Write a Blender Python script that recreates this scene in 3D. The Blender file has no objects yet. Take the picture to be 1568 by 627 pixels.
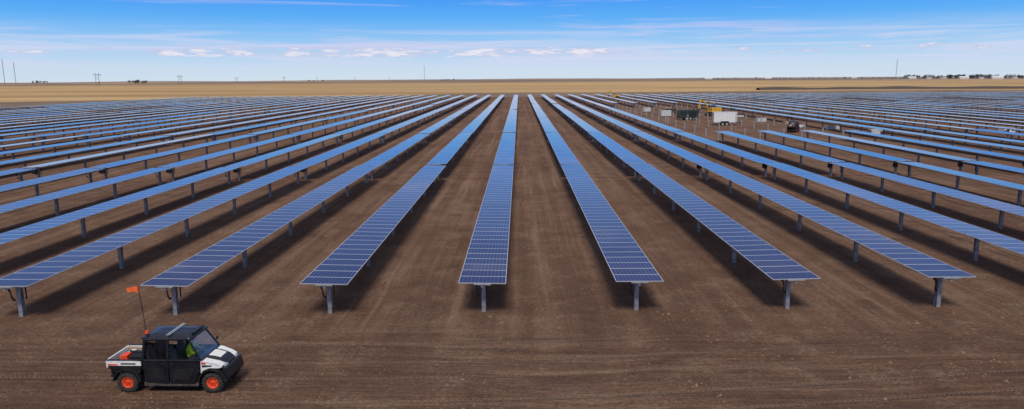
import bpy, bmesh, math, random
from mathutils import Vector, Matrix, noise
random.seed(7)
sc=bpy.context.scene
R=math.radians

# ---------------------------------------------------------------- node helpers
def new_mat(name):
    m=bpy.data.materials.new(name); m.use_nodes=True
    nt=m.node_tree
    b=nt.nodes["Principled BSDF"]
    return m,nt,b
class NT:
    def __init__(s,nt): s.nt=nt
    def node(s,t,**kw):
        n=s.nt.nodes.new(t)
        for k,v in kw.items(): setattr(n,k,v)
        return n
    def link(s,a,b): s.nt.links.new(a,b)
    def setin(s,sock,v):
        if hasattr(v,'is_linked') or isinstance(v,bpy.types.NodeSocket): s.link(v,sock)
        else: sock.default_value=v
    def math(s,op,a,b=0.0,c=0.0,clamp=False):
        n=s.node('ShaderNodeMath',operation=op); n.use_clamp=clamp
        s.setin(n.inputs[0],a); s.setin(n.inputs[1],b); s.setin(n.inputs[2],c)
        return n.outputs[0]
    def mix(s,f,a,b,blend='MIX'):
        n=s.node('ShaderNodeMix',data_type='RGBA',blend_type=blend)
        s.setin(n.inputs[0],f)
        for i,v in ((6,a),(7,b)):
            if isinstance(v,(tuple,list)): v=tuple(v)+(1,) if len(v)==3 else tuple(v)
            s.setin(n.inputs[i],v)
        return n.outputs[2]
    def comb(s,x,y,z=0.0):
        n=s.node('ShaderNodeCombineXYZ')
        s.setin(n.inputs[0],x); s.setin(n.inputs[1],y); s.setin(n.inputs[2],z)
        return n.outputs[0]
    def sep(s,v):
        n=s.node('ShaderNodeSeparateXYZ'); s.link(v,n.inputs[0]); return n.outputs
    def noise(s,vec,scale=1.0,detail=4.0,rough=0.5,dist=0.0):
        n=s.node('ShaderNodeTexNoise'); s.link(vec,n.inputs['Vector'])
        n.inputs['Scale'].default_value=scale; n.inputs['Detail'].default_value=detail
        n.inputs['Roughness'].default_value=rough; n.inputs['Distortion'].default_value=dist
        return n.outputs[0]
    def smooth(s,v,a,b,lo=0.0,hi=1.0):
        n=s.node('ShaderNodeMapRange',interpolation_type='SMOOTHSTEP')
        s.setin(n.inputs[0],v)
        n.inputs[1].default_value=a; n.inputs[2].default_value=b
        n.inputs[3].default_value=lo; n.inputs[4].default_value=hi
        return n.outputs[0]
    def scalev(s,vec,sx,sy,sz=1.0):
        n=s.node('ShaderNodeVectorMath',operation='MULTIPLY'); s.link(vec,n.inputs[0])
        n.inputs[1].default_value=(sx,sy,sz); return n.outputs[0]

def simple_mat(name,col,rough=0.6,metal=0.0,var=0.15,scale=6.0,spec=0.5):
    m,nt,b=new_mat(name); N=NT(nt)
    tc=N.node('ShaderNodeTexCoord')
    n=N.noise(tc.outputs['Object'],scale,3,0.6)
    f=N.smooth(n,0.3,0.7)
    c0=tuple(c*(1-var) for c in col); c1=tuple(min(1,c*(1+var)) for c in col)
    N.link(N.mix(f,c0,c1),b.inputs['Base Color'])
    b.inputs['Roughness'].default_value=rough; b.inputs['Metallic'].default_value=metal
    b.inputs['Specular IOR Level'].default_value=spec
    return m

# ---------------------------------------------------------------- mesh builder
class MB:
    def __init__(s): s.v=[];s.f=[];s.m=[];s.sm=[]
    def add(s,vs,fs,mat=0,smooth=False):
        o=len(s.v); s.v+= [tuple(p) for p in vs]
        for f in fs:
            s.f.append(tuple(i+o for i in f)); s.m.append(mat); s.sm.append(smooth)
        return o
    def box(s,x0,x1,y0,y1,z0,z1,mat=0,M=None):
        vs=[(x0,y0,z0),(x1,y0,z0),(x1,y1,z0),(x0,y1,z0),(x0,y0,z1),(x1,y0,z1),(x1,y1,z1),(x0,y1,z1)]
        if M: vs=[tuple(M@Vector(p)) for p in vs]
        s.add(vs,[(0,3,2,1),(4,5,6,7),(0,1,5,4),(1,2,6,5),(2,3,7,6),(3,0,4,7)],mat)
    def prism(s,prof,y0,y1,mat=0,taper=None):
        n=len(prof)
        vs=[(x,y0,z) for x,z in prof]+[(x,y1,z) for x,z in prof]
        if taper: vs=[taper(p) for p in vs]
        fs=[tuple(range(n)),tuple(range(2*n-1,n-1,-1))]
        fs+=[(i,i+n,(i+1)%n+n,(i+1)%n) for i in range(n)]
        s.add(vs,fs,mat)
    def rod(s,a,b,r,n=8,mat=0,r2=None,smooth=True,cap=True):
        a=Vector(a);b=Vector(b); d=(b-a).normalized()
        u=d.orthogonal().normalized(); w=d.cross(u)
        r2=r if r2 is None else r2
        vs=[]
        for c,rr in ((a,r),(b,r2)):
            for i in range(n):
                t=2*math.pi*i/n; vs.append(c+(u*math.cos(t)+w*math.sin(t))*rr)
        s.add(vs,[(i,(i+1)%n,(i+1)%n+n,i+n) for i in range(n)],mat,smooth)
        if cap: s.add(vs,[tuple(range(n-1,-1,-1)),tuple(range(n,2*n))],mat)
    def path(s,pts,r,n=6,mat=0):
        for a,b in zip(pts[:-1],pts[1:]): s.rod(a,b,r,n,mat)
    def lathe_y(s,c,prof,n=24,mat=0,smooth=True):
        k=len(prof); vs=[]
        for i in range(n):
            t=2*math.pi*i/n
            for y,r in prof: vs.append((c[0]+r*math.cos(t),c[1]+y,c[2]+r*math.sin(t)))
        fs=[]
        for i in range(n):
            j=(i+1)%n
            for q in range(k-1): fs.append((i*k+q,i*k+q+1,j*k+q+1,j*k+q))
        s.add(vs,fs,mat,smooth)
    def obj(s,name,mats,parent=None,bevel=0,loc=None):
        me=bpy.data.meshes.new(name); me.from_pydata(s.v,[],s.f)
        for m in mats: me.materials.append(m)
        me.polygons.foreach_set('material_index',s.m)
        me.polygons.foreach_set('use_smooth',s.sm)
        me.update()
        bm=bmesh.new(); bm.from_mesh(me); bmesh.ops.recalc_face_normals(bm,faces=bm.faces); bm.to_mesh(me); bm.free()
        o=bpy.data.objects.new(name,me); sc.collection.objects.link(o)
        if parent: o.parent=parent
        if loc: o.location=loc
        if bevel:
            b=o.modifiers.new('bevel','BEVEL'); b.width=bevel; b.segments=2; b.limit_method='ANGLE'
        return o
def empty(name,loc=(0,0,0),rz=0):
    e=bpy.data.objects.new(name,None); sc.collection.objects.link(e); e.location=loc; e.rotation_euler=(0,0,rz); e.empty_display_size=0.2
    return e

# ---------------------------------------------------------------- camera
cam=bpy.data.cameras.new('camera'); co=bpy.data.objects.new('camera',cam); sc.collection.objects.link(co)
cam.sensor_width=36; cam.lens=36*1100/1568; cam.clip_end=60000; cam.clip_start=0.2
rot=Matrix.Rotation(R(0.625),4,'Z')@Matrix.Rotation(R(90-10.03),4,'X')@Matrix.Rotation(R(-0.35),4,'Z')
co.matrix_world=Matrix.Translation((0,0,9.82))@rot
sc.camera=co

# ---------------------------------------------------------------- world + sun
SUN_EL=R(54); SUN_AZ=R(184)  # azimuth clockwise from +Y
w=bpy.data.worlds.new('World'); sc.world=w; w.use_nodes=True
nt=w.node_tree; N=NT(nt); bg=nt.nodes['Background']
sky=N.node('ShaderNodeTexSky',sky_type='NISHITA'); sky.sun_disc=False; sky.sun_elevation=SUN_EL; sky.sun_rotation=SUN_AZ
sky.altitude=1400; sky.dust_density=0.5; sky.ozone_density=2.0
tc=N.node('ShaderNodeTexCoord'); g=tc.outputs['Generated']
x,y,z=N.sep(g)
az=N.math('MULTIPLY',N.math('ARCTAN2',x,y),57.2958)
el=N.math('MULTIPLY',N.math('ARCSINE',z),57.2958)
fac=N.math('SQRT',N.math('MAXIMUM',z,0.0))
cr=N.node('ShaderNodeValToRGB'); N.link(fac,cr.inputs[0])
stops=[(0.0,(.62,.73,.86)),(0.12,(.56,.70,.88)),(0.187,(.40,.63,.90)),(0.235,(.22,.52,.92)),(0.28,(.075,.40,.94)),(0.325,(.025,.30,.93)),(0.38,(.13,.33,.80)),(0.45,(.12,.24,.58)),(0.54,(.07,.12,.34)),(0.7,(.24,.30,.44)),(1.0,(.46,.50,.56))]
e=cr.color_ramp.elements
e[0].position=stops[0][0]; e[0].color=stops[0][1]+(1,)
e[1].position=stops[-1][0]; e[1].color=stops[-1][1]+(1,)
for p,c in stops[1:-1]:
    q=e.new(p); q.color=c+(1,)
ramp10=N.mix(1.0,cr.outputs[0],(10,10,10),'MULTIPLY')
base=N.mix(0.90,sky.outputs[0],ramp10)
# high thin streaks
v1=N.comb(N.math('MULTIPLY',az,0.045),N.math('MULTIPLY',N.math('ADD',el,N.math('MULTIPLY',az,0.012)),0.95),17.8)
n1=N.noise(v1,1.0,6,0.62,0.9)
s1=N.smooth(n1,0.52,0.74,0.0,0.65)
s1=N.math('MULTIPLY',s1,N.smooth(el,0.6,2.5))
base=N.mix(s1,base,(6.6,6.2,8.7))
# low veil
v2=N.comb(N.math('MULTIPLY',az,0.06),N.math('MULTIPLY',el,1.6),9.1)
n2=N.noise(v2,1.0,6,0.62,0.6)
s2=N.math('MULTIPLY',N.smooth(n2,0.40,0.64,0.0,0.70),N.math('MULTIPLY',N.smooth(el,0.4,1.2),N.smooth(el,2.6,4.2,1.0,0.0)))
base=N.mix(s2,base,(6.6,6.9,8.9))
# low cumulus band
v3=N.comb(N.math('MULTIPLY',az,0.50),N.math('MULTIPLY',el,3.0),1.3)
n3=N.noise(v3,1.0,7,0.66,0.3)
env=N.math('MULTIPLY',N.smooth(az,-30.0,-22.0),N.smooth(az,4.0,12.0,1.0,0.1))
d=N.math('SUBTRACT',el,1.90)
d2=N.math('MULTIPLY',N.math('MULTIPLY',d,d),0.75)
val=N.math('SUBTRACT',N.math('ADD',n3,N.math('MULTIPLY',env,0.13)),d2)
s3=N.math('MULTIPLY',N.smooth(val,0.50,0.62),N.smooth(el,1.45,1.75))
ccol=N.mix(N.smooth(val,0.56,0.70),(5.2,5.7,7.9),(8.4,8.2,8.9))
base=N.mix(N.math('MULTIPLY',s3,0.9),base,ccol)
N.link(base,bg.inputs[0]); bg.inputs[1].default_value=0.1

sl=bpy.data.lights.new('sun','SUN'); so=bpy.data.objects.new('sun',sl); sc.collection.objects.link(so)
sl.energy=2.7; sl.angle=R(18); sl.color=(1,0.93,0.83)
sd=Vector((math.sin(SUN_AZ)*math.cos(SUN_EL),math.cos(SUN_AZ)*math.cos(SUN_EL),math.sin(SUN_EL)))
so.rotation_euler=sd.to_track_quat('Z','Y').to_euler(); so.location=(0,-20,60)
sc.view_settings.view_transform='Standard'; sc.view_settings.look='None'; sc.view_settings.exposure=0

# ---------------------------------------------------------------- ground
m,nt,b=new_mat('dirt_and_fields'); N=NT(nt)
geo=N.node('ShaderNodeNewGeometry'); P=geo.outputs['Position']
px,py,pz=N.sep(P)
big=N.noise(N.scalev(P,0.07,0.07),1,3,0.6)
med=N.noise(N.scalev(P,0.55,0.55),1,6,0.70)
fine=N.noise(P,6,5,0.78)
warp=N.math('MULTIPLY',big,3.0)
tvec=N.comb(N.math('MULTIPLY',px,0.045),N.math('MULTIPLY',N.math('ADD',py,warp),1.6))
trackx=N.noise(tvec,1,6,0.70,0.2)
tvec2=N.comb(N.math('MULTIPLY',N.math('ADD',px,N.math('MULTIPLY',big,0.8)),1.1),N.math('MULTIPLY',py,0.022),3.0)
tracky=N.noise(tvec2,1,5,0.66,0.2)
road=N.smooth(N.math('ADD',py,N.math('MULTIPLY',med,4.0)),25.5,31.0,1.0,0.0)
streak=N.mix(road,tracky,trackx)
col=N.mix(N.smooth(big,0.35,0.65),(.170,.092,.059),(.228,.134,.089))
col=N.mix(N.smooth(streak,0.42,0.60,0.0,0.58),col,(.112,.062,.042))
col=N.mix(N.smooth(streak,0.44,0.34,0.0,0.50),col,(.300,.196,.138))
col=N.mix(N.smooth(med,0.50,0.70,0.0,0.60),col,(.272,.172,.118))
col=N.mix(N.smooth(med,0.47,0.32,0.0,0.60),col,(.090,.052,.036))
col=N.mix(N.smooth(fine,0.48,0.66,0.0,0.65),col,(.070,.041,.030))
pale=N.math('MULTIPLY',N.smooth(fine,0.44,0.33),N.smooth(med,0.44,0.60,0.15,1.0))
col=N.mix(N.math('MULTIPLY',pale,0.65),col,(.45,.335,.25))
# individual tyre tracks on the haul road (pairs of pressed bands with lug marks)
def tracks(period,off,amp,slope,wid):
    t=N.math('ADD',N.math('ADD',py,N.math('MULTIPLY',px,slope)),N.math('MULTIPLY',N.math('SINE',N.math('ADD',N.math('MULTIPLY',px,0.11),off)),amp))
    t=N.math('ADD',t,N.math('MULTIPLY',med,0.12))
    f=N.math('MULTIPLY',N.math('ABSOLUTE',N.math('SUBTRACT',N.math('FRACT',N.math('ADD',N.math('DIVIDE',t,period),off)),0.5)),period)
    dd=N.math('ABSOLUTE',N.math('SUBTRACT',f,0.66))
    band=N.smooth(dd,wid*.6,wid,1.0,0.0)
    idx=N.math('FLOOR',N.math('ADD',N.math('DIVIDE',t,period),off))
    gate=N.smooth(N.noise(N.comb(N.math('MULTIPLY',px,0.05),N.math('MULTIPLY',idx,7.3),off),1,3,0.6),0.42,0.58)
    lug=N.math('ADD',0.65,N.math('MULTIPLY',N.math('SINE',N.math('ADD',N.math('MULTIPLY',px,38.0),N.math('MULTIPLY',dd,30.0))),0.35))
    return N.math('MULTIPLY',N.math('MULTIPLY',N.math('MULTIPLY',band,gate),lug),road)
tk1=tracks(2.3,0.3,0.5,0.03,0.17); tk2=tracks(3.1,1.7,0.8,-0.06,0.13)
col=N.mix(N.math('MULTIPLY',tk1,0.50),col,(.085,.048,.034))
col=N.mix(N.math('MULTIPLY',tk2,0.45),col,(.30,.20,.145))
# zones
edge=N.math('ADD',py,N.math('MULTIPLY',N.noise(N.scalev(P,0.012,0.012),1,4,0.6),70.0))
edge=N.math('ADD',edge,N.math('MULTIPLY',N.math('MAXIMUM',N.math('MULTIPLY',px,-1.0),0.0),0.62))
scrub=N.mix(N.smooth(N.noise(N.scalev(P,0.01,0.04),1,6,0.65),0.4,0.6),(.16,.115,.088),(.27,.20,.145))
col=N.mix(N.smooth(edge,400,425),col,scrub)
goldn=N.noise(N.scalev(P,0.0022,0.018),1,5,0.6)
gold=N.mix(N.smooth(goldn,0.38,0.62),(.36,.225,.105),(.54,.36,.18))
col=N.mix(N.smooth(edge,495,520),col,gold)
fn=N.noise(N.scalev(P,0.0003,0.0016),1,4,0.55)
farc=N.mix(N.smooth(fn,0.45,0.55),(.18,.135,.112),(.40,.27,.160))
edge2=N.math('ADD',py,N.math('MULTIPLY',N.noise(N.scalev(P,0.0012,0.002),1,2,0.5),1300.0))
col=N.mix(N.smooth(edge2,2100,2500),col,farc)
col=N.mix(N.smooth(py,3500,10000,0.0,0.5),col,(.24,.26,.31))  # distance haze painted into the far ground colour
N.link(col,b.inputs['Base Color']); b.inputs['Roughness'].default_value=0.95; b.inputs['Specular IOR Level'].default_value=0.08
h=N.math('ADD',N.math('MULTIPLY',streak,-0.9),N.math('ADD',N.math('MULTIPLY',med,0.9),N.math('MULTIPLY',fine,-0.30)))
h=N.math('SUBTRACT',h,N.math('MULTIPLY',N.math('ADD',tk1,tk2),0.22))
bn=N.node('ShaderNodeBump'); bn.inputs['Strength'].default_value=1.0; bn.inputs['Distance'].default_value=0.35
N.link(h,bn.inputs['Height']); N.link(bn.outputs[0],b.inputs['Normal'])
GM=m
def gh(x,y):
    r=math.hypot(x,y)
    if r<900: return 0.0
    t=min(1,(r-900)/2500)
    return -0.0022*(r-900)+t*7*noise.noise(Vector((x/1400,y/900,0.3)))+t*(r/9000)*16*noise.noise(Vector((x/3500,y/3500,2.3)))
mb=MB()
rs=[0,6,15,30,60,120,240,480,700,900]
r=900
while r<22000: r*=1.07; rs.append(r)
NS=180
vs=[(0,0,0)];fs=[]
for r in rs[1:]:
    for i in range(NS):
        t=2*math.pi*i/NS; xx=r*math.sin(t); yy=r*math.cos(t); vs.append((xx,yy,gh(xx,yy)))
for i in range(NS): fs.append((0,1+(i+1)%NS,1+i))
for k in range(len(rs)-2):
    a=1+k*NS; c=a+NS
    for i in range(NS):
        j=(i+1)%NS; fs.append((a+i,a+j,c+j,c+i))
mb.add(vs,fs,0,True)
mb.obj('ground',[GM])

clod=simple_mat('soil_clod',(.19,.117,.080),0.95,var=0.5,scale=0.6,spec=0.1)
mb=MB()
for i in range(15000):
    yy=15.5+ (random.random()**1.5)*50; xx=random.uniform(-1,1)*(yy*0.8+4)
    if noise.noise(Vector((xx*.25,yy*.5,5)))<random.uniform(-.30,.45): continue
    s=random.uniform(0.018,0.045)*(2.0 if random.random()<.07 else 1)
    a=random.random()*6.28
    pts=[]
    for q in range(5):
        t=a+q*1.257; rr=s*random.uniform(.7,1.4); pts.append((xx+rr*math.cos(t),yy+rr*math.sin(t),-0.005))
    pts.append((xx+s*.2,yy,s*random.uniform(.6,1.1)))
    mb.add(pts,[(q,(q+1)%5,5) for q in range(5)],0)
mb.obj('soil_clods',[clod])

# ---------------------------------------------------------------- solar materials
m,nt,b=new_mat('pv_glass'); N=NT(nt)
uvn=N.node('ShaderNodeUVMap'); u,v,_=N.sep(uvn.outputs[0])
def linemask(coord,period,off,wd):
    t=N.math('FRACT',N.math('DIVIDE',N.math('SUBTRACT',coord,off),period))
    dd=N.math('ABSOLUTE',N.math('SUBTRACT',t,0.5))
    return N.math('GREATER_THAN',dd,0.5-wd/period/2)
cu=linemask(u,0.16,0.02,0.010); cv=linemask(v,0.1583,0.02,0.008)
cell=N.math('MAXIMUM',cu,N.math('MULTIPLY',cv,0.7))
def edgemask(wd):
    a=N.math('LESS_THAN',u,wd);b_=N.math('GREATER_THAN',u,1.96-wd);c=N.math('LESS_THAN',v,wd);d_=N.math('GREATER_THAN',v,0.99-wd)
    return N.math('MAXIMUM',N.math('MAXIMUM',a,b_),N.math('MAXIMUM',c,d_))
att=N.node('ShaderNodeAttribute',attribute_name='rnd')
geo=N.node('ShaderNodeNewGeometry')
cn=N.noise(geo.outputs['Position'],9,2,0.6)
cc=N.mix(att.outputs['Fac'],(.009,.011,.050),(.018,.021,.082))
cc=N.mix(N.smooth(cn,0.35,0.65,0,0.5),cc,(.024,.030,.100))
cc=N.mix(N.math('MULTIPLY',cell,0.55),cc,(.34,.36,.44))
fr=edgemask(0.022)
cc=N.mix(fr,cc,(.62,.63,.67))
N.link(cc,b.inputs['Base Color'])
dn=N.noise(N.scalev(geo.outputs['Position'],0.5,0.2),1,3,0.6)
N.link(N.math('ADD',N.math('MULTIPLY',fr,0.15),N.smooth(dn,0.3,0.7,0.03,0.10)),b.inputs['Roughness'])
b.inputs['IOR'].default_value=1.55
b.inputs['Specular IOR Level'].default_value=0.5
# pale sheen added to lighten far rows at grazing angles, with a dusty look
b.inputs['Sheen Weight'].default_value=0.22; b.inputs['Sheen Roughness'].default_value=0.25; b.inputs['Sheen Tint'].default_value=(.85,.88,1,1)
PV=m
ALU=simple_mat('aluminium_frame',(.55,.56,.59),0.4,0.5,0.08)
GALV=simple_mat('galvanised_steel',(.36,.375,.40),0.5,0.4,0.30,4.0)
BLK=simple_mat('black_cable',(.02,.02,.02),0.6)
BOX=simple_mat('light_grey_box',(.55,.56,.56),0.5)

SEC=40.3; PITCH=41.0; PH=1.52
def row_mesh(name,s0,s1,seed,posts_only=False):
    rnd=random.Random(seed)
    V=[];F=[];MI=[];UV=[];RN=[]
    def quad(p,mi,uv=None,rv=0.5):
        o=len(V); V.extend(p); F.append((o,o+1,o+2,o+3)); MI.append(mi)
        UV.extend(uv if uv else [(0,0)]*4); RN.extend([rv]*4)
    def bx(x0,x1,y0,y1,z0,z1,mi,top=True,T=lambda p:p):
        p=[T(q) for q in [(x0,y0,z0),(x1,y0,z0),(x1,y1,z0),(x0,y1,z0),(x0,y0,z1),(x1,y0,z1),(x1,y1,z1),(x0,y1,z1)]]
        for f in ((0,3,2,1),(0,1,5,4),(1,2,6,5),(2,3,7,6),(3,0,4,7)): quad([p[i] for i in f],mi)
        if top: quad([p[i] for i in (4,5,6,7)],mi)
        return p
    for s in range(s0,s1):
        Y=s*PITCH
        tilt=rnd.gauss(0,0.018); dz=rnd.gauss(0,0.035)
        ct,st=math.cos(tilt),math.sin(tilt)
        def T(p): return (p[0]*ct-(p[2]-1.45)*st, p[1], 1.45+p[0]*st+(p[2]-1.45)*ct+dz)
        if not posts_only:
            for i in range(40):
                y0=Y+0.02+i*1.0065; y1=y0+0.99
                jz=rnd.gauss(0,0.002)
                p=bx(-.98,.98,y0,y1,PH-.035+jz,PH+jz,1,False,T)
                quad([p[i_] for i_ in (4,5,6,7)],0,[(0,0),(1.96,0),(1.96,.99),(0,.99)],rnd.random())
                if i%2==0: bx(-.35,.35,y0-.03,y0+.03,PH-.085,PH-.04,2,True,T)
            n=8; r=.066; ps=[]
            for yy in (Y+.05,Y+SEC-.05):
                ps.append([(r*math.cos(math.pi/8+2*math.pi*q/n),yy,1.37+dz+r*math.sin(math.pi/8+2*math.pi*q/n)) for q in range(n)])
            for q in range(n): quad([ps[0][q],ps[0][(q+1)%n],ps[1][(q+1)%n],ps[1][q]],2)
            for e_ in (0,1):
                quad([ps[e_][q] for q in (0,1,2,3)],2); quad([ps[e_][q] for q in (0,3,4,7)],2); quad([ps[e_][q] for q in (4,5,6,7)],2)
        for j in range(6):
            yp=Y+0.9+j*7.7
            ox=rnd.gauss(0,.012); 
            top=1.24 if not posts_only else rnd.uniform(1.2,1.5)
            bx(ox-.085,ox+.085,yp-.105,yp-.093,-.3,top,2); bx(ox-.085,ox+.085,yp+.093,yp+.105,-.3,top,2)
            bx(ox-.006,ox+.006,yp-.092,yp+.092,-.3,top-.002,2)
            if posts_only: continue
            bx(-.15,.15,yp-.07,yp+.07,1.241,1.295,2)
            bx(-.15,-.095,yp-.05,yp+.05,1.296,1.45,2); bx(.095,.15,yp-.05,yp+.05,1.296,1.45,2)
            if j in (0,5):
                prev=None
                for q in range(7):
                    t=q/6; xx=-.38+.25*t+.05*math.sin(t*6); zz=1.42-.72*t**.8
                    c=(xx,yp-.25+.12*t,zz)
                    if prev: bx(min(prev[0],c[0])-.016,max(prev[0],c[0])+.016,c[1]-.02,c[1]+.02,c[2],prev[2],3)
                    prev=c
            if j==0: bx(.10,.15,yp+.18,yp+.21,.70,1.42,3)
        if not posts_only:
            if s>s0:
                bx(-.17,.17,Y-.28,Y-.02,1.22,1.47,3)
                if s==1: bx(.18,.42,Y-.25,Y-.05,1.12,1.30,3); bx(-.45,.0,Y+.6,Y+.75,.85,1.25,3)
            if s in (2,5): bx(-.45,.25,Y+1.15,Y+1.35,.55,1.2,4)
            for k_ in range(5):
                a0=Y+.9+k_*7.7; prev=None
                for q in range(9):
                    t=q/8; zz=1.36-.30*4*t*(1-t)*(0.7+.3*((k_*7+s)%3)); c=(-.45,a0+t*7.7,zz)
                    if prev:
                        quad([(-.45,prev[1],prev[2]-.012),(-.45,c[1],c[2]-.012),(-.45,c[1],c[2]+.012),(-.45,prev[1],prev[2]+.012)],3)
                    prev=c
    me=bpy.data.meshes.new(name); me.from_pydata(V,[],F)
    for mm in (PV,ALU,GALV,BLK,BOX): me.materials.append(mm)
    me.polygons.foreach_set('material_index',MI)
    uvl=me.uv_layers.new(name='UVMap'); flat=[c for p in UV for c in p]; uvl.data.foreach_set('uv',flat)
    ca=me.attributes.new('rnd','FLOAT','POINT'); ca.data.foreach_set('value',RN)
    me.update(); return me
variants=[row_mesh('solar_row',0,8,10+i) for i in range(6)]
left5=[row_mesh('solar_row_mid',0,5,30+i) for i in range(3)]
short2=[row_mesh('solar_row_short',0,2,40+i) for i in range(3)]
farm=[row_mesh('solar_row_far',5,8,50+i) for i in range(2)]
piles=row_mesh('pile_row',2,5,60,True)
def place(me,name,k):
    xk=-1.56+6.5*k; y0=28.5+0.0245*(xk+1.56)
    o=bpy.data.objects.new(name,me); sc.collection.objects.link(o); o.location=(xk,y0,0); return o
for k in range(-48,50):
    if k in (5,6,7,8):
        place(short2[k%3],'solar_panel_row',k)
        place(farm[k%2],'solar_panel_row',k)
        place(piles,'steel_pile_row',k)
    elif k<-24:
        place(left5[k%3],'solar_panel_row',k)
    else:
        place(variants[(k*5)%6],'solar_panel_row',k)

tm=simple_mat('marker_tape',(.22,.085,.06),0.8,var=.3,scale=.5)
mb=MB(); prev=None
xx=-60
while xx<40:
    yy=70.4+.0245*xx+.5*noise.noise(Vector((xx*.2,1,1))); zz=.06+.10*noise.noise(Vector((xx*.35,4,1)))
    c=(xx,yy,max(.02,zz))
    if prev and noise.noise(Vector((xx*.15,9,1)))>-.2: mb.rod(prev,c,.028,5)
    prev=c; xx+=1.6
mb.obj('marker_tape',[tm])

# ---------------------------------------------------------------- vehicle materials
BLKP=simple_mat('black_plastic',(.014,.014,.016),0.4,var=.3,scale=3)
BLUP=simple_mat('black_paint',(.010,.011,.018),0.25,var=.3,scale=3)
WHT=simple_mat('white_paint',(.78,.77,.75),0.35,var=.08)
ORG=simple_mat('orange_paint',(.80,.07,.015),0.4,var=.15)
RUB=simple_mat('tyre_rubber',(.035,.030,.027),0.9,var=.4,scale=9)
DUST=simple_mat('dusty_black',(.06,.048,.040),0.8,var=.4,scale=5)
TAN=simple_mat('tan_cardboard',(.40,.29,.20),0.8)
SIL=simple_mat('silver_strip',(.55,.56,.58),0.35,.4)
SEAT=simple_mat('seat_vinyl',(.09,.09,.095),0.6)
ORF=simple_mat('flag_cloth',(.95,.16,.03),0.7,var=.08)
YEL=simple_mat('machine_yellow',(.70,.40,.03),0.45,var=.15,scale=3)
def glass(name,tint,amt):
    m,nt,b=new_mat(name); N=NT(nt); nt.nodes.remove(b)
    out=nt.nodes['Material Output']
    tr=N.node('ShaderNodeBsdfTransparent'); tr.inputs[0].default_value=tint+(1,)
    gl=N.node('ShaderNodeBsdfGlossy'); gl.inputs['Roughness'].default_value=.03
    lw=N.node('ShaderNodeFresnel'); lw.inputs[0].default_value=1.45
    geo=N.node('ShaderNodeNewGeometry'); n=N.noise(geo.outputs['Position'],3,3)
    f=N.math('ADD',lw.outputs[0],N.smooth(n,.3,.7,amt*.6,amt*1.3),clamp=True)
    ms=N.node('ShaderNodeMixShader'); N.link(f,ms.inputs[0]); N.link(tr.outputs[0],ms.inputs[1]); N.link(gl.outputs[0],ms.inputs[2])
    N.link(ms.outputs[0],out.inputs[0]); return m
GLW=glass('windshield_glass',(.85,.95,.94),.22)
GLD=glass('door_glass',(.95,.97,.97),.005)
SKIN=simple_mat('skin',(.45,.25,.17),.6); VEST=simple_mat('hi_vis_vest',(.66,1.0,.05),.7,var=.1); PANT=simple_mat('denim',(.03,.05,.10),.9); HAT=simple_mat('hard_hat',(.8,.8,.77),.4)

def person_seated(parent,loc):
    me=bpy.data.meshes.new('driver'); vs=[];es=[];rd=[]
    def J(p,r,par=None):
        vs.append(p); rd.append(r); i=len(vs)-1
        if par is not None: es.append((par,i))
        return i
    pel=J((0,0,0),.14); bel=J((.0,0,.18),.14,pel); ch=J((.03,0,.38),.16,bel); nk=J((.05,0,.55),.06,ch); h1=J((.08,0,.64),.075,nk); h2=J((.09,0,.74),.095,h1); h3=J((.08,0,.81),.07,h2)
    J((.175,0,.70),.02,h2)
    for s in (-1,1):
        sh=J((.03,s*.19,.46),.07,ch); el=J((.20,s*.27,.24),.05,sh); wr=J((.40,s*.19,.33),.033,el); pa=J((.47,s*.17,.36),.035,wr)
        for q,(dy,l) in enumerate(((-.03,.07),(-.01,.08),(.01,.078),(.03,.06))):
            f=J((.50,s*.17+dy,.375),.010,pa); f2=J((.50+l*.5,s*.17+dy,.385),.009,f); J((.50+l*.6,s*.17+dy,.385-l*.5),.008,f2)
        t=J((.47,s*.13,.385),.011,pa); J((.51,s*.11,.39),.009,t)
        hp=J((.06,s*.10,-.02),.10,pel); kn=J((.46,s*.14,.04),.07,hp); an=J((.50,s*.14,-.36),.05,kn); J((.62,s*.14,-.40),.045,an)
    me.from_pydata(vs,es,[]); o=bpy.data.objects.new('driver',me); sc.collection.objects.link(o); o.parent=parent; o.location=loc
    o.modifiers.new('skin','SKIN'); ss=o.modifiers.new('sub','SUBSURF'); ss.levels=1; ss.render_levels=1
    for i,r in enumerate(rd): me.skin_vertices[0].data[i].radius=(r,r)
    me.skin_vertices[0].data[0].use_root=True
    dg=bpy.context.evaluated_depsgraph_get(); dg.update()
    m2=bpy.data.meshes.new_from_object(o.evaluated_get(dg)); o.modifiers.clear(); o.data=m2
    m2.materials.clear()
    for mm in (VEST,SKIN,PANT): m2.materials.append(mm)
    for p in m2.polygons:
        c=p.center; p.use_smooth=True
        if c.z>.56 or (c.x>.39 and c.z>.22): p.material_index=1
        elif c.z<.10: p.material_index=2
        else: p.material_index=0
    hb=MB()
    prof=[(.0,.125),(.02,.12),(.07,.105),(.11,.06),(.125,.0)]
    n=16; vs=[];k=len(prof)
    for i in range(n):
        t=2*math.pi*i/n
        for zz,r in prof: vs.append((.085+r*math.cos(t)*1.1,r*math.sin(t),.78+zz))
    hb.add(vs,[(i*k+q,((i+1)%n)*k+q,((i+1)%n)*k+q+1,i*k+q+1) for i in range(n) for q in range(k-1)],0,True)
    hb.box(.16,.26,-.07,.07,.775,.79,0)
    for s in (-1,1): hb.box(.168,.182,s*.035-.012,s*.035+.012,.725,.74,1)
    hb.box(.165,.178,-.03,.03,.655,.662,2)
    hb.obj('driver_head_gear',[HAT,BLKP,ORG],parent,loc=loc)

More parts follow.
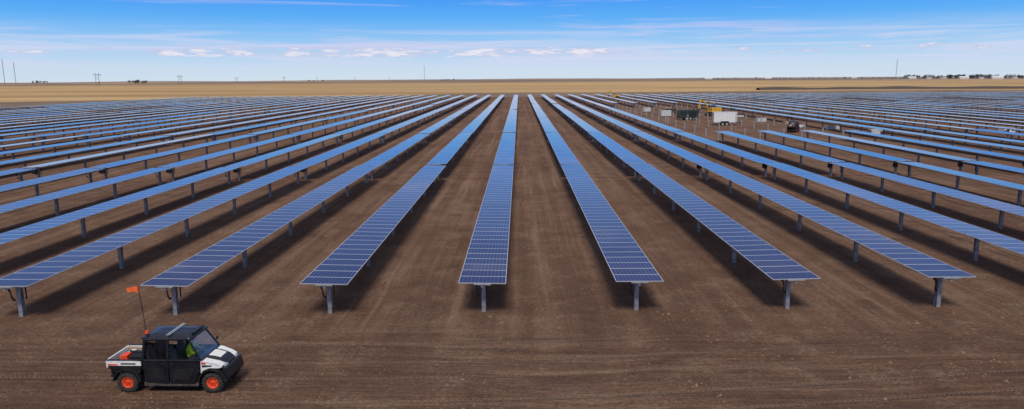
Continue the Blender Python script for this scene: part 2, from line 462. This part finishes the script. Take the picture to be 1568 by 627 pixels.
def wheel(mb,c,side,r=.335,w=.26):
    hw=w/2
    mb.lathe_y(c,[(-hw*.75,r*.55),(-hw,r*.66),(-hw*.98,r*.86),(-hw*.7,r*.965),(0,r*.985),(hw*.7,r*.965),(hw*.98,r*.86),(hw,r*.66),(hw*.75,r*.55)],32,0)
    for i in range(22):
        t=2*math.pi*i/22
        for sgn in (-1,1):
            tt=t+(0 if sgn<0 else math.pi/22)
            M=Matrix.Translation(c)@Matrix.Rotation(-tt,4,'Y')@Matrix.Translation((r*.985,0,0))
            a,b_=(sgn*hw*.12,sgn*hw*.95) if sgn>0 else (sgn*hw*.95,sgn*hw*.12)
            mb.box(-.02,.018,a,b_,-.022,.022,0,M)
    for s in (-1,1):
        mb.lathe_y(c,[(s*hw*.78,r*.57),(s*hw*.86,r*.55),(s*hw*.55,r*.47),(s*hw*.45,r*.25),(s*hw*.6,r*.18),(s*hw*.66,0.001)],24,1)
        for i in range(6):
            t=2*math.pi*i/6
            mb.rod((c[0]+r*.36*math.cos(t),c[1]+s*hw*.40,c[2]+r*.36*math.sin(t)),(c[0]+r*.36*math.cos(t),c[1]+s*hw*.56,c[2]+r*.36*math.sin(t)),r*.07,8,2)

def taper(p):
    x_,y_,z_=p
    if z_>1.15: y_*=1-.16*(z_-1.15)/.8
    return (x_,y_,z_)
def build_utv(loc,rz,flag=True,driver=True,accent=WHT,s_=1.0):
    E=empty('utility_vehicle',loc,rz); E.scale=(s_*1.0,s_,s_*.985)
    mb=MB()
    for wx in (-1.46,1.46):
        for s in (-1,1): wheel(mb,(wx,s*.62,.36),s,.36)
    mb.rod((-1.46,-.55,.36),(-1.46,.55,.36),.035,8,2)
    mb.rod((1.46,-.55,.36),(1.46,.55,.36),.035,8,2)
    mb.obj('wheels',[RUB,ORG,DUST],E)
    mb=MB()
    mb.prism([(-1.9,.42),(-1.75,.34),(1.7,.30),(1.92,.42),(1.92,.55),(-1.9,.55)],-.45,.45,0)
    mb.box(-.9,1.0,-.70,.70,.27,.36,0)
    for s in (-1,1):
        for wx in (-1.46,1.46):
            mb.rod((wx,s*.35,.45),(wx+.05,s*.50,.85),.04,8,0)
            mb.rod((wx-.2,s*.3,.42),(wx,s*.56,.33),.025,6,0); mb.rod((wx+.2,s*.3,.42),(wx,s*.56,.33),.025,6,0)
    mb.obj('chassis',[DUST],E,.015)
    mb=MB()
    for s in (-1,1):
        y0,y1=(s*.74,s*.69)
        mb.prism([(-.84,.42),(-.02,.33),(.0,1.17),(-.88,1.17)],y0,y1,0,taper)
        mb.prism([(.02,.33),(.85,.33),(.98,.62),(1.12,1.10),(1.10,1.17),(.02,1.17)],y0,y1,0,taper)
        mb.box(-.25,-.09,min(s*.742,s*.765),max(s*.742,s*.765),1.02,1.07,1)
        mb.box(.10,.26,min(s*.742,s*.765),max(s*.742,s*.765),1.02,1.07,1)
        mb.prism([(-.70,.52),(-.15,.46),(-.15,.86),(-.74,.92)],s*.741,s*.752,1)
        mb.prism([(.16,.46),(.72,.46),(.90,.90),(.16,.86)],s*.741,s*.752,1)
        mb.box(-.86,1.0,min(s*.66,s*.77),max(s*.66,s*.77),.26,.325,2)
    mb.box(-.88,-.83,-.69,.69,.42,1.17,0)
    mb.obj('doors',[BLUP,BLKP,DUST],E,.012)
    mb=MB()
    def tp(a): return taper(a)
    for s in (-1,1):
        Y_=s*.715
        A=tp((-.86,Y_,1.17));B=tp((-.80,Y_,1.88));C=tp((.70,Y_,1.90));D=tp((1.14,Y_,1.17))
        mb.rod(A,B,.055,8); mb.rod(B,C,.05,8); mb.rod(C,D,.036,8); mb.rod(tp((.0,Y_,1.17)),tp((-.02,Y_,1.89)),.055,8); mb.rod(A,D,.04,8)
    for a,b_ in (((-.80,.715,1.88),(-.80,-.715,1.88)),((.70,.715,1.90),(.70,-.715,1.90)),((1.14,.715,1.17),(1.14,-.715,1.17)),((-.86,.715,1.17),(-.86,-.715,1.17))):
        mb.rod(tp(a),tp(b_),.036,8)
    mb.obj('roll_cage',[BLUP],E)
    mb=MB()
    def q4(ps,mi): mb.add([tp(p) for p in ps],[(0,1,2,3)],mi)
    for s in (-1,1):
        Y_=s*.70
        q4([(-.84,Y_,1.18),(-.04,Y_,1.18),(-.05,Y_,1.86),(-.79,Y_,1.86)],0)
        if s>0: q4([(.03,Y_,1.18),(1.11,Y_,1.18),(.69,Y_,1.87),(.02,Y_,1.87)],0)
        else: q4([(.03,Y_,1.18),(1.11,Y_,1.18),(1.05,Y_,1.27),(.03,Y_,1.27)],0)   # wound down
    q4([(1.135,-.69,1.20),(1.135,.69,1.20),(.715,.69,1.88),(.715,-.69,1.88)],1)
    q4([(-.855,-.69,1.20),(-.855,.69,1.20),(-.81,.69,1.86),(-.81,-.69,1.86)],0)
    mb.obj('windows',[GLD,GLW],E)
    mb=MB()
    nx,ny=12,8; vs=[]
    for i in range(nx+1):
        for j in range(ny+1):
            a=i/nx; c=j/ny*2-1
            X=-.93+a*1.78; ins=.06*(abs(2*a-1)**6)
            Yv=c*(.65-ins); Z=1.93+.075*(1-abs(c)**2.5)*(1-abs(2*a-1)**6)+ (.02 if j in (2,3,5,6) and 1<i<nx-1 else 0)
            vs.append((X,Yv,Z))
    fs=[(i*(ny+1)+j,(i+1)*(ny+1)+j,(i+1)*(ny+1)+j+1,i*(ny+1)+j+1) for i in range(nx) for j in range(ny)]
    mb.add(vs,fs,0,True)
    o=mb.obj('roof',[BLUP],E); sol=o.modifiers.new('s','SOLIDIFY'); sol.thickness=.05; sol.offset=-1
    mb=MB()
    mb.box(-.05,.0,-.60,.60,2.035,2.05,0); mb.box(.03,.06,-.60,.60,2.035,2.047,0)
    mb.box(.70,.80,-.35,.35,2.0,2.06,1)
    mb.rod((-.78,-.45,2.0),(-.78,-.45,2.04),.075,14,1); mb.rod((-.78,-.45,2.04),(-.78,-.45,2.15),.065,14,2,.05)
    mb.obj('roof_strip_and_beacon',[SIL,BLKP,ORG],E,.006)
    mb=MB()
    def hood_t(p):
        x_,y_,z_=p
        k=1-.22*max(0,(x_-1.3))/.75
        return (x_,y_*k,z_)
    fp=[(1.10,.70),(1.12,1.17),(1.30,1.13),(1.62,1.04),(1.80,.95),(1.78,.89),(1.66,.87),(1.40,.90),(1.18,.82)]
    mb.prism(fp,-.745,-.40,0,hood_t); mb.prism(fp,.40,.745,0,hood_t)
    mb.prism([(1.12,.60),(1.12,1.19),(1.35,1.16),(1.66,1.07),(1.86,.92),(1.90,.60)],-.40,.40,1,hood_t)
    mb.prism([(1.20,1.185),(1.36,1.17),(1.60,1.10),(1.60,1.12),(1.36,1.19),(1.20,1.205)],-.26,.26,0,hood_t)
    mb.prism([(1.84,.42),(1.98,.46),(2.01,.60),(1.94,.86),(1.79,.88)],-.62,.62,1)
    for q in range(4): mb.box(1.92,1.955,-.34,.34,.62+q*.055,.64+q*.055,3)
    for s in (-1,1):
        mb.prism([(1.80,.885),(1.88,.885),(1.86,.94),(1.79,.96)],s*.36,s*.62,3,hood_t)
        mb.prism([(1.16,.94),(1.46,.96),(1.48,1.0),(1.16,1.02)],s*.746,s*.755,1,hood_t)
        mb.prism([(1.14,1.06),(1.30,1.06),(1.28,1.11),(1.14,1.13)],s*.746,s*.756,2,hood_t)
        for q in range(9):
            t0=math.pi*(.02+.96*q/9); t1=math.pi*(.02+.96*(q+1)/9)
            for wx in (1.46,-1.46):
                pr=[(wx+.43*math.cos(t0),.39+.43*math.sin(t0)),(wx+.50*math.cos(t0),.39+.48*math.sin(t0)),(wx+.50*math.cos(t1),.39+.48*math.sin(t1)),(wx+.43*math.cos(t1),.39+.43*math.sin(t1))]
                mb.prism(pr,s*.46,s*.775,1)
    mb.obj('hood_and_fenders',[accent,BLKP,ORG,SIL],E,.012)
    mb=MB()
    mb.box(-2.02,-.90,-.70,.70,.84,.89,1)
    for s in (-1,1):
        y0,y1=sorted((s*.70,s*.745))
        mb.prism([(-2.04,.86),(-1.02,.86),(-.93,.90),(-.93,.985),(-2.04,.985)],y0,y1,1)
        mb.prism([(-2.10,.985),(-.93,.985),(-.93,1.14),(-1.25,1.17),(-2.14,1.17)],y0,y1,0)
        mb.box(-2.15,-.92,y0-.01,y1+.01,1.172,1.20,1)
        yy0,yy1=sorted((s*.746,s*.751)); 
        mb.prism([(-2.06,1.00),(-1.72,1.00),(-1.76,1.05),(-2.08,1.05)],yy0,yy1,2)
        mb.prism([(-1.62,1.03),(-1.10,1.03),(-1.12,1.08),(-1.62,1.08)],yy0,yy1,1)
        mb.prism([(-1.9,.74),(-1.0,.70),(-.95,.86),(-1.95,.86)],min(s*.50,s*.72),max(s*.50,s*.72),1)
    mb.box(-2.15,-2.10,-.70,.70,.90,1.17,0); mb.box(-.95,-.91,-.70,.70,.86,1.3,1)
    mb.box(-2.10,-2.02,-.55,-.40,.55,.83,1); mb.box(-2.10,-2.0,-.60,.60,.50,.58,1)
    mb.obj('cargo_bed',[accent,BLKP,ORG],E,.008)
    mb=MB()
    mb.box(-1.42,-1.02,-.55,-.05,.892,1.25,3); mb.box(-1.50,-1.15,.05,.55,.892,1.24,0)
    mb.prism([(-1.80,.892),(-1.50,.892),(-1.53,1.25),(-1.77,1.25)],-.5,-.15,1)
    mb.rod((-2.0,.3,1.0),(-1.0,.1,1.48),.03,8,2); mb.rod((-2.0,.45,1.0),(-1.0,.35,1.45),.03,8,2)
    mb.rod((-1.75,.0,1.36),(-1.0,-.2,1.42),.05,8,0); mb.rod((-1.5,-.3,1.33),(-1.0,-.4,1.36),.04,8,3)
    mb.obj('cargo',[TAN,ORG,WHT,BLKP],E,.01)
    mb=MB()
    for X0 in (.02,-.72):
        for s in (-1,1):
            c=s*.34
            mb.box(X0,X0+.45,c-.24,c+.24,.62,.78,0); mb.prism([(X0-.06,.78),(X0+.06,.78),(X0-.04,1.38),(X0-.14,1.38)],c-.23,c+.23,0)
            mb.box(X0-.14,X0-.05,c-.12,c+.12,1.40,1.55,0)
    mb.box(.92,1.10,-.66,.66,.8,1.2,1); mb.box(-.8,1.0,-.66,.66,.36,.42,1)
    c0=Vector((.80,.24,1.22)); ax=Vector((.8,0,-.6)).normalized(); u_=Vector((0,1,0)); w_=ax.cross(u_)
    pts=[c0+(u_*math.cos(t)+w_*math.sin(t))*.18 for t in [2*math.pi*i/16 for i in range(17)]]
    mb.path(pts,.016,6,1); mb.rod(c0,c0+ax*.25,.03,8,1)
    mb.rod(pts[0],pts[8],.014,6,1)
    mb.obj('interior',[SEAT,BLKP],E)
    if driver: person_seated(E,(.31,.24,.90))
    if flag:
        mb=MB()
        base=Vector((-.82,-.42,1.9)); pts=[]
        for i in range(9):
            t=i/8; pts.append(base+Vector((-.14*t**1.6,0,1.78*t)))
        mb.path(pts,.013,6,0)
        T_=pts[-1]; fv=[];n=6
        for i in range(n+1):
            t=i/n; wv=.04*math.sin(t*6)
            for zz in ((.02-.02*t),(-.20+.07*t)): fv.append((T_.x-.38*t,T_.y+wv,T_.z+zz+.015*math.sin(t*5)))
        mb.add(fv,[(2*i,2*i+2,2*i+3,2*i+1) for i in range(n)],1,True)
        mb.obj('whip_flag',[BLKP,ORF],E)
    mb=MB()
    for s in (-1,1):
        mb.rod((.98,s*.70,1.35),(1.0,s*.86,1.40),.014,6,0); y0,y1=sorted((s*.84,s*.94)); mb.box(.98,1.02,y0,y1,1.33,1.46,0)
    mb.obj('mirrors',[BLKP],E,.008)
    return E
build_utv((-11.12,22.05,0),R(-1.0),s_=.935)
build_utv((48.5,128,0),R(60),False,False,BLUP)

# ---------------------------------------------------------------- enclosed trailer
E=empty('cargo_trailer',(41.8,147.5,0),R(-6))
mb=MB()
fl=[(-2.3,-1.1),(1.9,-1.1),(2.5,0),(1.9,1.1),(-2.3,1.1)]
n=len(fl); vs=[(a,b_,.55) for a,b_ in fl]+[(a,b_,2.65) for a,b_ in fl]
mb.add(vs,[tuple(range(n)),tuple(range(n,2*n))]+[(i,(i+1)%n,(i+1)%n+n,i+n) for i in range(n)],0)
mb.obj('body',[WHT],E,.05)
mb=MB()
for s in (-1,1):
    mb.box(-2.31,1.9,min(s*1.101,s*1.12),max(s*1.101,s*1.12),.56,.66,0); mb.box(-2.31,1.9,min(s*1.101,s*1.12),max(s*1.101,s*1.12),2.55,2.62,0)
    mb.prism([(-1.0,.5),(-.9,.85),(.6,.85),(.7,.5)],s*1.125,s*1.30,1)
for i in range(4): mb.box(-1.7+i*1.0,-1.69+i*1.0,-1.115,-1.103,.67,2.54,0)
mb.rod((2.2,-.5,.5),(3.4,0,.5),.05,8,1); mb.rod((2.2,.5,.5),(3.4,0,.5),.05,8,1); mb.rod((3.1,0,0),(3.1,0,.7),.04,8,1)
mb.box(-2.3,2.0,-.6,.6,.42,.549,1)
mb.obj('trim',[SIL,BLKP],E)
mb=MB()
for wx in (-.55,.25):
    for s in (-1,1): wheel(mb,(wx,s*1.20,.34),s,.34,.2)
mb.obj('wheels',[RUB,SIL,SIL],E)

# ---------------------------------------------------------------- generator on wheels
DG=simple_mat('dark_green_paint',(.03,.045,.035),.5)
E=empty('portable_generator',(38.5,166,0),R(4))
mb=MB(); mb.prism([(-2.2,.6),(2.2,.6),(2.2,2.1),(2.0,2.3),(-2.0,2.3),(-2.2,2.1)],-.9,.9,0)
for i in range(9): mb.box(-1.9+i*.16,-1.82+i*.16,-.93,-.902,1.1,1.9,1)
for i in range(3): mb.box(.1+i*.62,.6+i*.62,-.92,-.902,.8,2.0,1)
mb.rod((1.4,0,2.3),(1.4,0,2.8),.08,10,1); mb.box(-2.4,2.4,-.8,.8,.4,.599,1); mb.rod((2.4,0,.5),(3.4,0,.5),.06,8,1)
mb.obj('housing',[DG,BLKP],E,.03)
mb=MB()
for wx in (-.5,.4):
    for s in (-1,1): wheel(mb,(wx,s*.95,.36),s,.36,.22)
mb.obj('wheels',[RUB,SIL,SIL],E)

# ---------------------------------------------------------------- excavators
def excavator(loc,rz,sc_=1.0):
    E=empty('excavator',loc,rz); E.scale=(sc_,)*3
    mb=MB()
    for s in (-1,1):
        y0,y1=sorted((s*.55,s*.95))
        mb.prism([(-1.3,.25),(-1.1,.04),(1.1,.04),(1.3,.25),(1.3,.45),(1.1,.62),(-1.1,.62),(-1.3,.45)],y0,y1,1)
        for i in range(12): mb.box(-1.1+i*.19,-1.0+i*.19,y0-.01,y1+.01,.622,.66,1)
    mb.box(-.7,.7,-.54,.54,.3,.75,1)
    mb.obj('tracks',[YEL,DUST],E,.02)
    mb=MB()
    mb.prism([(-1.5,.80),(1.0,.80),(1.0,1.15),(.1,1.2),(.1,1.65),(-1.4,1.7),(-1.55,1.4)],-.9,.9,0)
    mb.obj('body',[YEL],E,.05)
    mb=MB()
    for a,b_ in ((.15,.0),(1.0,.0)):
        for yy in (.15,.85): mb.rod((a,yy,1.16),(a-.05,yy,2.55),.05,8,1)
    mb.box(.05,1.05,.08,.92,2.55,2.65,0); mb.box(.12,1.0,.12,.88,1.2,1.7,0)
    mb.obj('cab',[YEL,BLKP],E,.02)
    mb=MB(); mb.box(.14,.96,.14,.86,1.71,2.53,0); mb.obj('cab_glass',[GLD],E)
    mb=MB()
    mb.prism([(.7,1.0),(.9,.95),(1.9,2.7),(2.9,3.1),(2.85,3.3),(1.75,2.95)],-.4,-.1,0)
    mb.prism([(2.7,3.25),(2.95,3.3),(3.4,1.5),(3.25,1.5)],-.35,-.15,0)
    mb.prism([(3.2,1.55),(3.5,1.5),(3.6,.9),(3.2,.55),(2.8,.8),(3.15,.95)],-.6,.1,1)
    mb.rod((1.0,-.25,1.5),(1.8,-.25,2.6),.06,8,1); mb.rod((2.0,-.25,3.1),(2.8,-.25,3.35),.05,8,1)
    mb.obj('boom_and_bucket',[YEL,DUST],E,.015)
excavator((48.5,182,0),R(205),1.25)
excavator((43,325,0),R(150),1.1)

# ---------------------------------------------------------------- pallets
WOOD=simple_mat('pallet_wood',(.35,.26,.17),.8)
def pallet(loc,rz,l,w_,h_,mat):
    mb=MB()
    for i in range(5): mb.box(-l/2,l/2,-w_/2+i*w_/4.6,-w_/2+i*w_/4.6+.1,.10,.125,1)
    for i in range(3): mb.box(-l/2+i*(l-.1)/2,-l/2+.1+i*(l-.1)/2,-w_/2,w_/2,0,.099,1)
    mb.box(-l/2+.05,l/2-.05,-w_/2+.05,w_/2-.05,.127,h_,0)
    for q in (-.25,.25): mb.box(l*q-.02,l*q+.02,-w_/2+.04,w_/2-.04,h_+.001,h_+.008,2)
    o=mb.obj('loaded_pallet',[mat,WOOD,BLKP],None); o.location=loc; o.rotation_euler=(0,0,rz)
pallet((52,156,0),.2,2.1,1.2,.9,BOX); pallet((55,148,0),.1,2.0,1.2,.6,TAN); pallet((57.5,133,0),.0,2.2,1.2,.7,BOX)
pallet((59,120,0),.1,2.1,1.2,1.0,BOX); pallet((48,163,0),.1,1.6,1.2,.7,WHT); pallet((36,205,0),.3,2.1,1.2,1.2,BOX)
pallet((81,120.5,0),.1,2.1,1.4,1.1,WHT); pallet((44,215,0),.3,2.1,1.2,.9,TAN); pallet((53,175,0),.3,2.1,1.2,.5,BOX)
pallet((36.5,181,0),.1,2.6,1.6,1.5,BOX); pallet((41,196,0),.1,2.6,1.6,1.3,DUST); pallet((54,139,0),.8,2.1,1.2,.5,WHT)

# ---------------------------------------------------------------- berm on the right
mb=MB()
n=80; vs=[]
for i in range(n+1):
    t=i/n; X=170+t*420; Yc=520+8*math.sin(t*9); H=1.6+.9*noise.noise(Vector((t*14,0,0)))
    for dy_,hh in ((-6,-.1),(-2,H*.8),(0,H),(2,H*.8),(6,-.1)): vs.append((X,Yc+dy_,hh))
mb.add(vs,[(i*5+j,(i+1)*5+j,(i+1)*5+j+1,i*5+j+1) for i in range(n) for j in range(4)],0,True)
mb.obj('dirt_berm',[simple_mat('dark_soil',(.08,.06,.05),.95)])

# ---------------------------------------------------------------- distant masts, pylons, trees, houses
HAZE=simple_mat('hazy_steel',(.30,.31,.34),.7)
WPOLE=simple_mat('weathered_pole',(.12,.10,.09),.9)
def zc_pos(px_,d): return ((px_-796)*d/1100.0)
def mast(X,Y,H):
    mb=MB(); z0=gh(X,Y)-1
    legs=[(1.1*math.cos(t),1.1*math.sin(t)) for t in (0,2.1,4.2)]
    for lx,ly in legs: mb.rod((lx,ly,0),(lx,ly,H),.26,5)
    zz=0
    while zz<H-5:
        for i in range(3):
            a=legs[i];c=legs[(i+1)%3]; mb.rod((a[0],a[1],zz),(c[0],c[1],zz+5),.12,4)
        zz+=5
    for t in (.5,2.6,4.7):
        for hh in (.5,.95): mb.rod((0,0,H*hh),(math.cos(t)*H*.5,math.sin(t)*H*.5,0),.05,4)
    mb.rod((0,0,H),(0,0,H+6),.15,5)
    mb.obj('radio_mast',[HAZE],None,loc=(X,Y,z0))
mast(zc_pos(14,2600),2600,88); mast(zc_pos(31,2600),2600,78); mast(zc_pos(653,3200),3200,70); mast(zc_pos(1361,3000),3000,76)
def pylon(X,Y,H):
    mb=MB(); z0=gh(X,Y)-.5
    for s in (-1,1):
        mb.rod((s*3,0,0),(s*3,0,H),.38,7,0,.28)
        mb.rod((s*3,0,H*.45),(-s*3,0,H*.78),.14,5)
    mb.box(-7.5,7.5,-.25,.25,H*.84,H*.87); 
    for xx in (-7,0,7): mb.rod((xx,0,H*.84),(xx,0,H*.84-2.2),.15,5)
    mb.obj('transmission_pylon',[WPOLE],None,loc=(X,Y,z0))
for px_,d,H in ((156,1300,24),(282,1750,24),(368,2600,22),(440,3100,24),(490,4000,24),(548,4600,24),(600,5200,24)):
    pylon(zc_pos(px_,d),d,H)
LEAF=simple_mat('distant_foliage',(.060,.064,.052),.95,var=.5,scale=.3,spec=.1)
BARK=simple_mat('bark',(.08,.06,.05),.9)
def trees(lst):
    mb=MB()
    for X,Y,H in lst:
        z0=gh(X,Y)
        mb.rod((X,Y,z0-1),(X,Y,z0+H*.5),H*.035,5,1,H*.02)
        for q in range(3):
            t=random.random()*6.28; mb.rod((X,Y,z0+H*.35),(X+math.cos(t)*H*.25,Y+math.sin(t)*H*.2,z0+H*.7),H*.015,4,1)
        cl=[(random.uniform(-.3,.3)*H,random.uniform(-.3,.3)*H,H*random.uniform(.25,.80),H*random.uniform(.12,.24)) for _ in range(7)]
        for i in range(150):
            cx,cy,cz,cr_=random.choice(cl)
            d=Vector((random.gauss(0,1),random.gauss(0,1),random.gauss(0,1))).normalized()*cr_*random.uniform(.5,1.1)
            p=Vector((X+cx,Y+cy,z0+cz))+d; s=random.uniform(.3,.7)*H/10
            a=Vector((random.gauss(0,1),random.gauss(0,1),random.gauss(0,1))).normalized(); b_=a.orthogonal().normalized()
            mb.add([p+a*s,p+b_*s,p-a*s,p-b_*s],[(0,1,2,3)],0)
    mb.obj('distant_trees',[LEAF,BARK])
L=[]
def grp(pxa,pxb,d,n,h0,h1):
    for _ in range(n):
        dd=d*random.uniform(.95,1.06); L.append((zc_pos(random.uniform(pxa,pxb),dd),dd,random.uniform(h0,h1)))
grp(56,82,2900,9,9,13); grp(203,232,2700,14,9,15); grp(150,160,2800,3,5,8); grp(1370,1568,2500,110,9,17); grp(1440,1500,2400,26,12,18)
grp(1150,1370,3300,22,7,12); grp(670,700,4200,7,9,13); grp(475,500,3800,5,9,13); grp(1555,1620,2300,25,9,15); grp(1060,1130,4300,8,7,11)
trees(L)
WW=simple_mat('white_siding',(.72,.72,.70),.7); RF=simple_mat('roof_shingle',(.20,.19,.19),.8); WRF=simple_mat('metal_roof',(.62,.64,.66),.5)
GLZ=simple_mat('window_glass',(.04,.05,.06),.15)
def house(px_,d,l,w_,h_,rm,rz=0,name='farmhouse'):
    X=zc_pos(px_,d); Y=d; E=empty(name,(X,Y,gh(X,Y)-.3),rz)
    mb=MB(); mb.box(-l/2,l/2,-w_/2,w_/2,0,h_)
    for xx in (-l/2,l/2):
        mb.add([(xx,-w_/2,h_+.002),(xx,w_/2,h_+.002),(xx,0,h_+w_*.28)],[(0,1,2)])
    mb.obj('walls',[WW],E)
    mb=MB(); o_=.5; rz_=h_+w_*.28
    for s in (-1,1):
        a=[(-l/2-o_,s*(w_/2+o_),h_-.15),(l/2+o_,s*(w_/2+o_),h_-.15),(l/2+o_,0,rz_+.1),(-l/2-o_,0,rz_+.1)]
        b_=[(p[0],p[1],p[2]+.2) for p in a]
        mb.add(a+b_,[(0,1,2,3),(4,5,6,7),(0,1,5,4),(1,2,6,5),(2,3,7,6),(3,0,4,7)])
    mb.obj('roof',[rm],E)
    mb=MB(); k=int(l/3)
    for i in range(k):
        xx=-l/2+1.5+i*(l-3)/max(1,k-1)
        if i==k//2: mb.box(xx-.5,xx+.5,-w_/2-.05,-w_/2-.003,0.05,2.1,1)
        else: mb.box(xx-.5,xx+.5,-w_/2-.05,-w_/2-.003,1.0,2.2,0)
    mb.obj('windows_and_door',[GLZ,WOOD],E)
for a in ((1385,2350,24,12,4.5,WRF),(1410,2300,14,9,5,RF),(1432,2350,16,10,5.5,RF),(1462,2200,26,12,5,WRF),(1488,2250,13,9,4.5,RF),(1512,2150,30,14,5,WRF),(1538,2250,14,9,5,RF),(1560,2150,18,10,4,WRF),(1298,2900,22,12,5,WRF),(1080,3600,40,16,5,WRF),(1170,3400,30,14,5,WRF)):
    house(*a[:6],rz=random.uniform(-.3,.3),name='farmhouse' if a[5] is RF else 'metal_barn')
